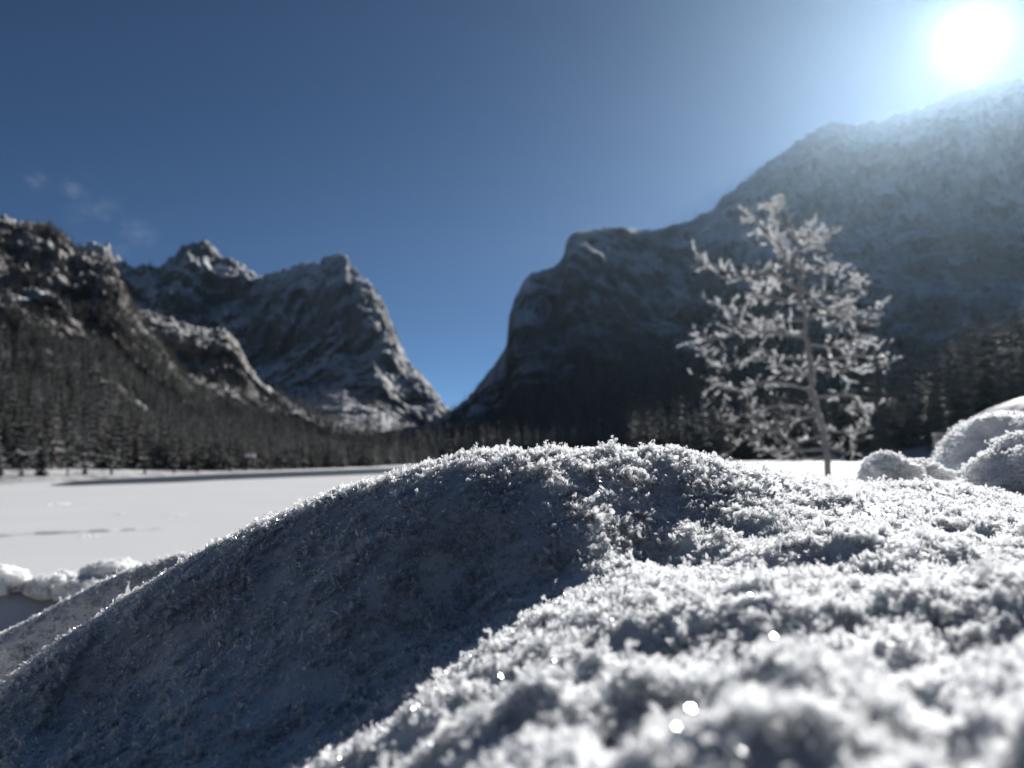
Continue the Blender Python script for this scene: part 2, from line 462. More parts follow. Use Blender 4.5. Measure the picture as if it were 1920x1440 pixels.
# ------------------------------------------------------------------ spruces
def spruce_mesh(name, whorls, boughs, segs, seed, h=1.0, w=0.17, ragged=0.35):
    """unit-height conifer crown: drooping boughs of several small blades each"""
    r = random.Random(seed)
    vs, fs = [], []
    for k in range(whorls):
        t = (k + r.uniform(-.3, .3)) / (whorls - 1)
        t = min(max(t, 0), 1)
        z = 0.045 + 0.935 * t
        L = w * (1 - t) ** 0.85 * r.uniform(1 - ragged, 1.1) + 0.012
        a0 = r.uniform(0, 6.28)
        for b in range(boughs):
            a = a0 + 6.2832 * (b + r.uniform(-.25, .25)) / boughs
            l = L * r.uniform(0.6, 1.15)
            droop = r.uniform(0.25, 0.6) * l
            ca, sa = math.cos(a), math.sin(a)
            wd = l * r.uniform(0.16, 0.3) + 0.004
            pts = []
            for s in range(segs + 1):
                q = s / segs
                rad = l * q
                zz = z - droop * q ** 1.4 + 0.12 * l * (q > 0.7) * (q - .7)
                wq = wd * (0.35 + 1.3 * q * (1.15 - q))
                pts.append((rad, zz, wq))
            base = len(vs)
            for (rad, zz, wq) in pts:
                dz = -0.45 * wq
                vs.append((ca * rad - sa * wq, sa * rad + ca * wq, zz + dz))
                vs.append((ca * rad, sa * rad, zz + 0.1 * wq))
                vs.append((ca * rad + sa * wq, sa * rad - ca * wq, zz + dz))
            for s in range(segs):
                i = base + 3 * s
                fs += [(i, i + 1, i + 4, i + 3), (i + 1, i + 2, i + 5, i + 4)]
    # leader
    i = len(vs)
    vs += [(0.008, 0, .93), (-0.004, 0.007, .93), (-0.004, -0.007, .93), (0, 0, h)]
    fs += [(i, i + 1, i + 3), (i + 1, i + 2, i + 3), (i + 2, i, i + 3)]
    me = bpy.data.meshes.new(name)
    me.from_pydata(vs, [], fs)
    return me

def trunk_mesh(name, h=0.95, r0=0.014, n=7):
    vs, fs = [], []
    for k in range(5):
        t = k / 4
        for i in range(n):
            a = 6.2832 * i / n
            rr_ = r0 * (1 - t) + 0.001 + (0.006 if k == 0 else 0)
            vs.append((rr_ * math.cos(a), rr_ * math.sin(a), -0.02 + (h + .02) * t))
    for k in range(4):
        for i in range(n):
            j = (i + 1) % n
            fs.append((k * n + i, k * n + j, (k + 1) * n + j, (k + 1) * n + i))
    me = bpy.data.meshes.new(name)
    me.from_pydata(vs, [], fs)
    return me

tr_me = trunk_mesh('spruce_trunk'); tr_me.materials.append(M_BARK)
near_crowns = []
for k in range(4):
    me = spruce_mesh('spruce_crown', 24, 9, 4, 100 + k, w=(0.15, 0.19, 0.17, 0.13)[k])
    me.materials.append(M_NEEDLE)
    near_crowns.append(me)

# far forest: simple conifers instanced on the slopes
src = bpy.data.collections.new('forest_source')
for k in range(5):
    me = spruce_mesh('far_spruce', 11, 6, 2, 200 + k, w=(0.15, 0.19, 0.16, 0.2, 0.13)[k])
    larch = k == 4
    me.materials.append(M_NEEDLE_LARCH if larch else M_NEEDLE)
    me2 = me
    o = bpy.data.objects.new('conifer_%d' % k, me2)
    src.objects.link(o)

def instancer(name, pts, rot, scl, idx, coll, parent=None):
    """points carrying rotation, scale and kind, filled by geometry nodes"""
    n = len(pts)
    me = bpy.data.meshes.new(name)
    me.vertices.add(n)
    me.vertices.foreach_set('co', np.ascontiguousarray(pts, np.float32).ravel())
    for nm, typ, arr in (('rot', 'FLOAT_VECTOR', rot), ('scl', 'FLOAT_VECTOR', scl), ('kindno', 'INT', idx)):
        at_ = me.attributes.new(nm, typ, 'POINT')
        at_.data.foreach_set('value' if typ == 'INT' else 'vector', np.ascontiguousarray(arr, np.int32 if typ == 'INT' else np.float32).ravel())
    o = bpy.data.objects.new(name, me)
    C.objects.link(o)
    if parent is not None: o.parent = parent
    ng = bpy.data.node_groups.new(name + '_nodes', 'GeometryNodeTree')
    ng.interface.new_socket('Geometry', in_out='INPUT', socket_type='NodeSocketGeometry')
    ng.interface.new_socket('Geometry', in_out='OUTPUT', socket_type='NodeSocketGeometry')
    gi = ng.nodes.new('NodeGroupInput'); go = ng.nodes.new('NodeGroupOutput')
    ip = ng.nodes.new('GeometryNodeInstanceOnPoints')
    ci = ng.nodes.new('GeometryNodeCollectionInfo')
    ci.inputs['Collection'].default_value = coll
    ci.inputs['Separate Children'].default_value = True
    ci.inputs['Reset Children'].default_value = True
    ip.inputs['Pick Instance'].default_value = True
    def attr(nm, typ):
        q = ng.nodes.new('GeometryNodeInputNamedAttribute'); q.data_type = typ; q.inputs['Name'].default_value = nm
        return q.outputs['Attribute']
    ng.links.new(gi.outputs[0], ip.inputs['Points'])
    ng.links.new(ci.outputs[0], ip.inputs['Instance'])
    ng.links.new(attr('kindno', 'INT'), ip.inputs['Instance Index'])
    e2r = ng.nodes.new('FunctionNodeEulerToRotation')
    ng.links.new(attr('rot', 'FLOAT_VECTOR'), e2r.inputs[0])
    ng.links.new(e2r.outputs[0], ip.inputs['Rotation'])
    ng.links.new(attr('scl', 'FLOAT_VECTOR'), ip.inputs['Scale'])
    ng.links.new(ip.outputs[0], go.inputs[0])
    md = o.modifiers.new('scatter', 'NODES')
    md.node_group = ng
    return o

def project(P):
    c, s_ = math.cos(PITCH), math.sin(PITCH)
    yc = P[..., 1] * c + P[..., 2] * s_
    zc = -P[..., 1] * s_ + P[..., 2] * c
    return 960 + FPX * P[..., 0] / yc, 720 - FPX * zc / yc

Pm = MOUNT['near_mountain']['P']; Vm = MOUNT['near_mountain']['V']
pj = project(Pm)
clear_at = []
for (cx, cy_, rx_, ry_, lab) in ((178, 762, 24, 10, 'bright snow clearing on the forested mountain slope'), (255, 758, 14, 6, 'smaller snow clearing beside the bright one on the slope')):
    inside = (((pj[0] - cx) / rx_) ** 2 + ((pj[1] - cy_) / ry_) ** 2 < 1) & (Vm < 1)
    ii, jj = np.nonzero(inside)
    if len(ii) == 0: continue
    ctr = Pm[ii, jj].mean(0)
    rw = max(6.0, rx_ / FPX * np.linalg.norm(ctr))
    clear_at.append((ctr, rw * 1.25))
    th_ = np.linspace(0, 6.2832, 25)[:-1]
    # sloping meadow: fit a plane through the ground and lay a low swelling sheet on it
    Q = Pm[ii, jj] - ctr
    co = np.linalg.lstsq(np.c_[Q[:, 0], Q[:, 1]], Q[:, 2], rcond=None)[0] if len(ii) > 3 else (0, .3)
    vsn = [(0, 0, 1.6)]; fsn = []
    for rg in (0.5, 1.0):
        for a_ in th_:
            rr2 = rw * rg * (1 + 0.2 * math.sin(3 * a_ + cx))
            x_, y_ = rr2 * math.cos(a_), rr2 * math.sin(a_)
            vsn.append((x_, y_, co[0] * x_ + co[1] * y_ + (1.4 if rg < 1 else -1.0)))
    for i_ in range(24):
        k_ = (i_ + 1) % 24
        fsn.append((0, 1 + i_, 1 + k_)); fsn.append((1 + i_, 25 + i_, 25 + k_, 1 + k_))
    so = mesh_obj('snow_clearing', vsn, fsn, M_FIELD); so.location = ctr
    tag(so, lab, 'clearing', kind='structure')

def scatter_on(mname, count, dens, hmin, hmax, seed, vmax=1.02):
    """area-weighted points on a mountain, kept with probability dens(...)"""
    d = MOUNT[mname]; P = d['P']; g = np.random.default_rng(seed)
    A = P[:-1, :-1]; B = P[1:, :-1]; D = P[:-1, 1:]
    nrm = np.cross(B - A, D - A)
    area = np.linalg.norm(nrm, axis=-1)
    nz = np.abs(nrm[..., 2]) / np.maximum(area, 1e-9)
    hor = area * nz                                  # projected area: trees per ground plan
    ok = (d['V'][:-1, :-1] <= vmax)
    Vc = d['V'][:-1, :-1]; hc = d['h'][:-1, :-1]
    clump = fbm(A[..., 0] / 60 + seed, A[..., 1] / 60, A[..., 2] / 60, 4)
    pxg = np.repeat(d['px'][:-1, None], A.shape[1], 1)
    if mname == 'near_mountain':
        for ctr, rw in clear_at:
            dd_ = A[..., :2] - ctr[:2]
            tow = -(dd_ * (ctr[:2] / np.linalg.norm(ctr[:2]))).sum(-1)
            lat = np.abs(dd_[..., 0] * ctr[1] - dd_[..., 1] * ctr[0]) / np.linalg.norm(ctr[:2])
            ok = ok & ~((lat < rw) & (tow > -rw) & (tow < rw * 2.6))
    w = hor * ok * np.clip(dens(Vc, hc, nz, clump, pxg, A), 0, 1)
    w = w.ravel(); cs = np.cumsum(w)
    pick = np.searchsorted(cs, g.random(count) * cs[-1])
    u, v_ = g.random((2, count))
    Af, Bf, Df = A.reshape(-1, 3)[pick], B.reshape(-1, 3)[pick], D.reshape(-1, 3)[pick]
    pts = Af + (Bf - Af) * u[:, None] + (Df - Af) * v_[:, None]
    pts[:, 2] -= 0.2
    h = g.uniform(hmin, hmax, count) * (0.75 + 0.5 * g.random(count))
    wdt = h * g.uniform(0.75, 1.5, count)
    rot = np.zeros((count, 3)); rot[:, 2] = g.random(count) * 6.283
    rot[:, :2] = g.normal(0, 0.03, (count, 2))
    return pts, rot, np.stack([wdt, wdt, h], -1)

def forest(mname, count, dens, hmin, hmax, seed, label, larch=0.15, vmax=1.02):
    pts, rot, scl = scatter_on(mname, count, dens, hmin, hmax, seed, vmax)
    g = np.random.default_rng(seed + 5)
    cl = fbm(pts[:, 0] / 45, pts[:, 1] / 45, pts[:, 2] / 45 + seed, 3)
    idx = np.where(g.random(count) < larch + 0.35 * np.clip(cl, 0, 1) * (larch > 0), 4, g.integers(0, 4, count))
    o = instancer('forest', pts, rot, scl, idx, src)
    tag(o, label, 'forest', kind='stuff')
    return o

forest('near_mountain', 34000, lambda V, h, nz, c, px, A: (V > 0.05) * (0.8 * smoothstep(185, 30, A[..., 2] - 90 * c) + (0.06 + 0.3 * c) * (V < .93)) * (nz > 0.3),
       4, 10, 41, 'mixed conifer forest covering the near mountain above the lake shore', larch=0.22)
forest('rocky_spur', 2600, lambda V, h, nz, c, px, A: (0.8 * smoothstep(130, 50, A[..., 2] - 30 * c) + 0.05 + 0.3 * c) * (nz > 0.3),
       10, 16, 43, 'dark conifer forest on the lower slope of the rocky spur', larch=0.3)
forest('jagged_peaks', 1800, lambda V, h, nz, c, px, A: (0.9 * smoothstep(0.35, 0.12, h) + 0.05 + 0.1 * c) * (nz > 0.35),
       12, 20, 44, 'sparse conifers at the foot of the jagged peaks', larch=0.2)
forest('dark_mountain', 15000, lambda V, h, nz, c, px, A: (1.0 * smoothstep(0.4, 0.2, h + 0.12 * c) + 0.06 + 0.35 * (c + 0.1) * (h > .3) - 1.0 * (V > .9) * (h > .5)) * (nz > 0.2),
       12, 20, 45, 'black spruce forest in the shade below the dark mountain', larch=0.0)
forest('high_mountain', 2500, lambda V, h, nz, c, px, A: (smoothstep(0.5, 0.2, h) + 0.05 + 0.3 * c) * (nz > 0.3),
       14, 22, 46, 'hazy spruces dotted over the high mountain slope', larch=0.0)
M_BLOCKER_SLOPE = mat_plain('blocker_slope', (0.06, 0.05, 0.04), 0.9, 0.1, 2)  # dark so that the added slope returns little sunlight
# unseen dark slope and forest added behind the viewer to cut bounced light
nbx = np.linspace(-220, 220, 60); nby = np.linspace(-13, -190, 40)
BX, BY = np.meshgrid(nbx, nby, indexing='ij')
BZ = -1.5 + 0.62 * (-13 - BY) + 3 * fbm(BX / 40, BY / 40, BX * 0, 3) * np.clip((-13 - BY) / 20, 0, 1)
bs = mesh_obj('hillside', np.stack([BX, BY, BZ], -1).reshape(-1, 3), grid_faces(60, 40), M_BLOCKER_SLOPE)
tag(bs, 'unseen wooded slope added behind the viewer against bounced light', 'hillside', kind='structure')
MOUNT['hillside'] = dict(P=np.stack([BX, BY, BZ], -1), V=np.full(BX.shape, .5), h=np.full(BX.shape, .2), px=nbx, seed=1)
forest('hillside', 3600, lambda V, h, nz, c, px, A: 1.0 + 0 * h, 14, 24, 49, 'unseen spruce forest added behind the viewer against bounced light', larch=0.0)
forest('forest_hill', 1500, lambda V, h, nz, c, px, A: 1.0 * (V > 0.12) + 0 * h,
       17, 26, 47, 'dense spruce forest on the foot slope behind the frosted tree', larch=0.0)

# spruces one can tell apart: each a thing with trunk and crown
def spruce_thing(x, y, z, h, wf, k, label, group):
    root = empty('spruce_tree', (x, y, z), random.uniform(0, 6.28))
    root.scale = (h * wf, h * wf, h)
    t = bpy.data.objects.new('trunk', tr_me); c = bpy.data.objects.new('crown', near_crowns[k % 4])
    for q in (t, c):
        C.objects.link(q); q.parent = root
    tag(root, label, 'spruce', group)
    return root

row = [(1352, 745), (1395, 735), (1440, 720), (1490, 730), (1545, 705), (1592, 715), (1650, 672), (1706, 655), (1752, 645), (1795, 690), (1842, 586), (1886, 640), (1915, 600), (1960, 580)]
for i, (px, py) in enumerate(row):
    D = 215 + 12 * ((i * 7) % 5)
    gz = -1.7
    top = at(px, py, D)
    h = top.z - gz
    if i == 10:
        lab, grp = 'tallest spruce in the front row of the dark forest', None
    else:
        lab, grp = 'dark spruce in the front row of the forest beyond the snow field', 'spruces along the forest edge'
    spruce_thing(top.x, D, gz, h, 0.95 if h < 30 else 0.8, i, lab, grp)

shore_row = [(-20, 838, 98), (24, 862, 100), (66, 788, 103), (112, 868, 108), (146, 860, 113), (197, 866, 119), (262, 860, 127), (318, 864, 137), (362, 866, 146), (425, 868, 155), (520, 864, 172), (580, 866, 185)]
for i, (px, py, D) in enumerate(shore_row):
    top = at(px, py, D)
    gz = LAKE_Z + 0.1
    if i == 2:
        lab, grp = 'tall dark spruce at the lake edge with snow specked boughs', None
    else:
        lab, grp = 'spruce standing in the front row on the far lake shore', 'spruces along the lake shore'
    spruce_thing(top.x, D + 2, gz, top.z - gz, 1.1, i + 1, lab, grp)

# dark band laid on the lake along the far shore
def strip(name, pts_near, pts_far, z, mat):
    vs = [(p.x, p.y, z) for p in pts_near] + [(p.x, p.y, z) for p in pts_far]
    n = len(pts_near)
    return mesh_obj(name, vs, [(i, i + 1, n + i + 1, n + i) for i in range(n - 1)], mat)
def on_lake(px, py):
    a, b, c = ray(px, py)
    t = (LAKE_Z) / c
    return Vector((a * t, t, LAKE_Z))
band_n, band_f = [], []
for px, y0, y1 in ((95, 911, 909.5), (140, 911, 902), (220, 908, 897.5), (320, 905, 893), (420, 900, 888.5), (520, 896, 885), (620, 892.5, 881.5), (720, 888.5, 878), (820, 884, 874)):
    band_n.append(on_lake(px, y0)); band_f.append(on_lake(px, y1))
band = strip('band', band_n, band_f, LAKE_Z + 0.02, M_BAND)
tag(band, 'dark band along the far shore of the lake', 'band', kind='structure')

# ------------------------------------------------------------------ small hut by the far shore
def box_mesh(vs, fs, x0, x1, y0, y1, z0, z1):
    b = len(vs)
    vs += [(x0, y0, z0), (x1, y0, z0), (x1, y1, z0), (x0, y1, z0), (x0, y0, z1), (x1, y0, z1), (x1, y1, z1), (x0, y1, z1)]
    fs += [(b, b + 3, b + 2, b + 1), (b + 4, b + 5, b + 6, b + 7), (b, b + 1, b + 5, b + 4), (b + 1, b + 2, b + 6, b + 5), (b + 2, b + 3, b + 7, b + 6), (b + 3, b, b + 4, b + 7)]

hp = at(469, 866, 156)
hut = empty('lake_hut', (hp.x, hp.y, hp.z), math.radians(12))
hut.scale = (0.72, 0.72, 0.62)
tag(hut, 'small dark timber hut with a thick snow covered roof by the lake', 'hut')
vs, fs = [], []
box_mesh(vs, fs, -1.0, 1.0, -0.8, 0.8, -1.2, 1.5)
vs += [(-1.0, 0, 2.0), (1.0, 0, 2.0)]
mesh_obj('wall', vs, fs, M_HUTWALL, hut, False)
for s in (-1, 1):
    vs = [(-1.25, 0, 2.15), (1.25, 0, 2.15), (1.25, s * 1.2, 1.45), (-1.25, s * 1.2, 1.45), (-1.25, 0, 2.5), (1.25, 0, 2.5), (1.25, s * 1.2, 1.8), (-1.25, s * 1.2, 1.8)]
    fs = [(0, 1, 2, 3), (4, 5, 6, 7), (0, 1, 5, 4), (1, 2, 6, 5), (2, 3, 7, 6), (3, 0, 4, 7)]
    mesh_obj('roof', vs, fs, M_FIELD, hut, False)
vs, fs = [], []
box_mesh(vs, fs, -0.3, 0.4, -0.84, -0.79, -1.0, 0.9)
mesh_obj('door', vs, fs, M_WOOD, hut, False)

# ------------------------------------------------------------------ foreground snow bank
def wp(px, py, Y):
    p = at(px, py, Y)
    return (p.x, p.y, p.z)
crest = [(-150, 1400, .35), (0, 1302, .36), (100, 1230, .365), (200, 1163, .37), (330, 1083, .372), (450, 1022, .374), (560, 968, .375), (680, 918, .375), (760, 892, .375),
         (850, 862, .375), (960, 850, .375), (1060, 848, .377), (1150, 845, .38), (1280, 851, .385), (1360, 872, .40), (1480, 904, .43), (1620, 916, .47), (1720, 912, .5), (1850, 925, .5), (1960, 950, .48)]
ctrl = [wp(*c) for c in crest]
for i, (px, py, Y) in enumerate(crest):
    x, y, z = wp(px, py, Y)
    if px < 1300:
        ctrl.append((x - 0.02, y + 0.07, z - 0.022))
        ctrl.append((x - 0.05, y + 0.22, z - 0.10))
    else:
        ctrl.append((x + 0.03, y + 0.10, z - 0.006))
        ctrl.append((x + 0.08, y + 0.30, z - 0.02))
inner = [(-150, 1500, .31), (0, 1440, .305), (150, 1340, .335), (200, 1440, .28), (300, 1250, .335), (400, 1440, .255), (400, 1300, .30), (400, 1150, .345),
         (560, 1440, .238), (560, 1300, .28), (560, 1150, .32), (560, 1050, .35), (720, 1250, .278), (720, 1120, .305), (720, 1000, .334), (860, 1200, .278), (860, 1080, .31), (860, 965, .33),
         (980, 1120, .285), (980, 1020, .31), (980, 935, .335), (1100, 1070, .29), (1100, 990, .312), (1100, 930, .335), (1230, 1060, .305), (1230, 1000, .32), (1230, 930, .345), (1330, 1040, .298), (1330, 965, .335),
         (700, 1440, .175), (800, 1440, .15), (950, 1440, .125), (820, 1330, .185), (920, 1280, .19), (1000, 1340, .16), (1000, 1200, .215), (1080, 1140, .24),
         (1200, 1440, .11), (1200, 1300, .15), (1200, 1180, .20), (1200, 1105, .243), (1310, 1080, .248), (1400, 1440, .105), (1400, 1300, .145), (1400, 1180, .19), (1400, 1080, .245), (1400, 970, .325),
         (1600, 1440, .103), (1600, 1300, .14), (1600, 1180, .185), (1600, 1080, .24), (1600, 980, .325), (1800, 1440, .10), (1800, 1300, .135), (1800, 1180, .18), (1800, 1080, .235), (1800, 990, .32),
         (2000, 1440, .10), (2000, 1250, .15), (2000, 1080, .23)]
ctrl += [wp(*c) for c in inner]
# below and behind the viewer, and to both sides
ctrl += [(-0.05, 0.0, -0.06), (0.1, 0.0, -0.05), (0.25, 0.0, -0.06), (-0.2, 0.05, -0.13), (-0.35, 0.15, -0.16), (-0.4, 0.35, -0.17), (-0.5, 0.5, -0.2), (0.4, 0.1, -0.06), (0.5, 0.3, -0.05),
         (0.5, 0.55, -0.03), (0.0, -0.2, -0.09), (-0.3, -0.2, -0.2), (0.4, -0.2, -0.09)]
swell = [(-420, 1440, .62), (-280, 1365, .63), (-160, 1300, .64), (-60, 1245, .655), (0, 1216, .66), (60, 1186, .67), (120, 1152, .68), (180, 1118, .69), (240, 1086, .70), (300, 1060, .71), (370, 1040, .72)]
for (px, py, Y) in swell:
    x, y, z = wp(px, py, Y)
    ctrl += [(x, y, z), (x - 0.03, y + 0.08, z - 0.02), (x + 0.015, y - 0.03, z - 0.036), (x + 0.03, y - 0.06, z - 0.075), (x + 0.04, y - 0.09, z - 0.10)]
K = np.array(ctrl)
def tps(r2):
    return np.where(r2 > 1e-12, r2 * np.log(np.maximum(r2, 1e-12)), 0)
n = len(K)
d2 = ((K[:, None, :2] - K[None, :, :2]) ** 2).sum(-1)
Am = np.zeros((n + 3, n + 3))
Am[:n, :n] = tps(d2) + np.eye(n) * 1e-5
Am[:n, n] = 1; Am[:n, n + 1:] = K[:, :2]; Am[n:, :n] = Am[:n, n:].T
wgt = np.linalg.solve(Am, np.concatenate([K[:, 2], np.zeros(3)]))

def near_z(X, Y):
    out = wgt[n] + wgt[n + 1] * X + wgt[n + 2] * Y
    for i in range(n):
        out = out + wgt[i] * tps((X - K[i, 0]) ** 2 + (Y - K[i, 1]) ** 2)
    return out

def bank_z(X, Y):
    """the ploughed bank further out: falls to the lake on one side, to the field on the other"""
    side = smoothstep(-0.6, 1.2, X - 0.25 * Y)
    left = -0.05 - 0.12 * np.clip(Y, 0, 3) - 0.035 * np.clip(Y - 2.4, 0, 20) ** 2 * 2.2 + 0.07 * np.clip(X, -3, 0)
    right = -0.06 - 0.10 * np.clip(Y - 0.5, 0, 30) - 0.012 * np.clip(Y - 2, 0, 20) ** 2
    z = left * (1 - side) + right * side
    z = z + 0.05 * fbm(X * 0.9, Y * 0.9, X * 0 + 1.7, 4) * smoothstep(.4, 1.2, np.hypot(X, Y))
    rim = smoothstep(0.1, -0.4, X)
    z = z + rim * (0.062 * np.exp(-((Y - 1.47 - 0.06 * np.sin(X * 7)) / 0.11) ** 2) - 0.02 * np.exp(-((Y - 1.18) / 0.16) ** 2))
    return np.maximum(z, -3.25)

def bank_height(X, Y):
    nz_ = near_z(np.clip(X, -.82, .62), np.clip(Y, -.25, .95))
    w = smoothstep(1.0, 0.0, np.maximum(np.maximum(np.maximum((X - 0.45) / 0.2, (-X - 0.66) / 0.15), (Y - 0.70) / 0.22), (-Y - 0.02) / 0.2))
    z = nz_ * w + bank_z(X, Y) * (1 - w)
    # the viewer's side is shaped as a steep drop to lessen bounced light
    edge = 0.085 + 0.11 * smoothstep(0.0, -0.16, X) + 0.05 * smoothstep(.15, .5, X) + 0.03 * fbm(X * 3, X * 0, X * 0 + 2, 2)
    z = z - 1.25 * smoothstep(0.0, 0.42, edge - Y)
    hum = 0.0065 * fbm(X * 16, Y * 16, X * 0 + 2.2, 3) + 0.0045 * np.clip(ridged(X * 26, Y * 30, X * 0 + 6, 2), -.6, 1)
    hum = hum * (0.3 + 0.7 * smoothstep(.37, .28, Y)) + (0.0075 * fbm(X * 44, Y * 44, X * 0 + 8.8, 3) + 0.003 * np.clip(ridged(X * 30 + 3, Y * 34, X * 0 + 1, 2), -.7, 1)) * smoothstep(.26, .12, Y)
    lit = smoothstep(-0.08, 0.06, X - 0.02 + (0.2 - Y) * 0.25)
    hum = hum * smoothstep(1.3, .7, np.hypot(X, Y))
    z = z + hum * (0.35 + 0.65 * lit) * np.clip(np.hypot(X, Y) / 0.13, 0, 1) + 0.0016 * fbm(X * 90, Y * 90, X * 0, 3)
    return z

def axis(lo, f0, f1, hi, step, grow=1.04):
    mid = list(np.arange(f0, f1, step))
    a, s = [], step
    v = f0
    while v > lo:
        s *= grow; v -= s; a.append(v)
    b, s = [], step
    v = mid[-1]
    while v < hi:
        s *= grow; v += s; b.append(v)
    return np.array(a[::-1] + mid + b)

xs = axis(-9, -.46, .55, 14, 0.0032)
ys = axis(-6, .03, .62, 14, 0.0032)
GX, GY = np.meshgrid(xs, ys, indexing='ij')
GZ = bank_height(GX, GY)
bank = mesh_obj('snow_bank', np.stack([GX, GY, GZ], -1).reshape(-1, 3), grid_faces(len(xs), len(ys)), M_SNOW)
tag(bank, 'sunlit snow bank furred with hoarfrost crystals, its flank in shade', 'snow bank', kind='structure')

# unseen dark ground behind the viewer, added to cut light bounced onto the bank
M_BLOCKER = mat_plain('blocker_dark', (0.05, 0.05, 0.052), 0.8, 0.3, 3)
rd = mesh_obj('bounce_blocker', [(-160, -12, -1.2), (160, -12, -1.2), (160, -.15, -1.2), (-160, -.15, -1.2)], [(0, 1, 2, 3)], M_BLOCKER)
tag(rd, 'unseen dark ground added behind the snow bank against bounced light', 'bounce_blocker', kind='structure')

# ------------------------------------------------------------------ hoarfrost crystals
def plate(vs, fs, base, direc, up, L, Wd, th):
    """one thin frost plate, an elongated six-sided blade"""
    d = direc.normalized(); s = d.cross(up)
    if s.length < 1e-4: s = d.cross(Vector((1, 0, 0)))
    s.normalize(); nrm = s.cross(d)
    # a folded sheet: a spine with two slightly raised wings
    b = len(vs)
    prof = [(0, 0.22), (0.35, 0.5), (0.78, 0.4)]
    for q, w in prof:
        for sg in (-1, 0, 1):
            vs.append(base + d * (q * L) + s * (sg * w * Wd) + nrm * (abs(sg) * th * 2.2))
    vs.append(base + d * L)
    for k in (0, 3):
        fs.append((b + k, b + k + 1, b + k + 4, b + k + 3)); fs.append((b + k + 1, b + k + 2, b + k + 5, b + k + 4))
    fs.append((b + 6, b + 7, b + 9)); fs.append((b + 7, b + 8, b + 9))

def crystal_mesh(name, seed, kind):
    r = random.Random(seed)
    vs, fs = [], []
    Z = Vector((0, 0, 1))
    def rd(spread):
        a = r.uniform(0, 6.283); t = r.uniform(0, spread)
        return Vector((math.sin(t) * math.cos(a), math.sin(t) * math.sin(a), math.cos(t)))
    def rv():
        return Vector((r.gauss(0, 1), r.gauss(0, 1), r.gauss(0, 1)))
    if kind == 'grain':
        for i in range(6):
            c0 = Vector((r.uniform(-.45, .45), r.uniform(-.45, .45), r.uniform(-.1, .4)))
            plate(vs, fs, c0, rv() + Vector((0, 0, .4)), rv(), r.uniform(.45, .9), r.uniform(.45, .8), .06)
    elif kind == 'plume':
        d = rd(.5); p = Vector((0, 0, -.2)); bend = rv() * .05
        H = r.uniform(1.3, 2.7); m = r.randint(10, 14)
        for i in range(m):
            t = i / (m - 1)
            d = (d + bend).normalized()
            q = p + d * (t * H)
            sc = (1.1 - .5 * t) * r.uniform(.7, 1.2)
            plate(vs, fs, q, d * r.uniform(.2, .9) + rv() * .75, rv(), .8 * sc, r.uniform(.5, .8) * sc, .05)
    elif kind == 'fan':
        for i in range(6):
            plate(vs, fs, Vector((r.uniform(-.2, .2), r.uniform(-.2, .2), -.1)), rd(1.25), rv(), r.uniform(.7, 1.35), r.uniform(.5, .85), .06)
    me = bpy.data.meshes.new(name)
    me.from_pydata(vs, [], fs)
    me.materials.append(M_CRYS)
    return me

csrc = bpy.data.collections.new('crystal_source')
fsrc = bpy.data.collections.new('branch_frost_source')
crystal_meshes = []
kinds = ['grain', 'grain', 'grain', 'plume', 'plume', 'plume', 'plume', 'fan', 'fan', 'fan']
for k, kd in enumerate(kinds):
    me = crystal_mesh('ice_crystal', 300 + k, kd)
    crystal_meshes.append(me)
    o = bpy.data.objects.new('crystal_%02d' % k, me)
    csrc.objects.link(o)
    me2 = me.copy(); me2.materials[0] = M_FROST
    o = bpy.data.objects.new('frost_%02d' % k, me2)
    fsrc.objects.link(o)

def frost_points(count, x0, x1, y0, y1, seed, size, plumes=False):
    g = np.random.default_rng(seed)
    X = g.uniform(x0, x1, count); Y = g.uniform(y0, y1, count)
    cl = fbm(X * 55, Y * 55, X * 0 + seed, 3)
    cl2 = fbm(X * 16, Y * 16, X * 0 + seed + 9, 2)
    keep = g.random(count) < (np.clip((cl + 0.7 * cl2 - 0.1) * 2.5, 0.04, 1) if plumes else np.clip(0.75 + 0.6 * cl, 0.3, 1))
    X, Y, cl, cl2 = X[keep], Y[keep], cl[keep], cl2[keep]
    Z = bank_height(X, Y)
    e = 0.002
    zx = (bank_height(X + e, Y) - Z) / e; zy = (bank_height(X, Y + e) - Z) / e
    keep = g.random(len(X)) < np.sqrt(1 + zx ** 2 + zy ** 2) / 1.7
    X, Y, Z, cl, cl2, zx, zy = (q_[keep] for q_ in (X, Y, Z, cl, cl2, zx, zy))
    m = len(X)
    # lean halfway between the surface normal and the vertical
    tx = np.arctan(zy * 0.5) * 1 + g.normal(0, .6, m)
    ty = -np.arctan(zx * 0.5) * 1 + g.normal(0, .6, m)
    rot = np.stack([tx, ty, g.random(m) * 6.283], -1)
    s = size * np.clip(g.lognormal(0, 0.35, m), .3, 1.8) * (1 + 0.5 * np.clip(cl, -.6, 1) + 0.25 * cl2)
    scl = np.stack([s, s, s * g.uniform(.7, 1.15, m)], -1)
    idx = g.integers(3, 7, m) if plumes else g.choice([0, 1, 2, 7, 8, 9], m, p=[.23, .23, .23, .11, .1, .1])
    return np.stack([X, Y, Z], -1), rot, scl, idx

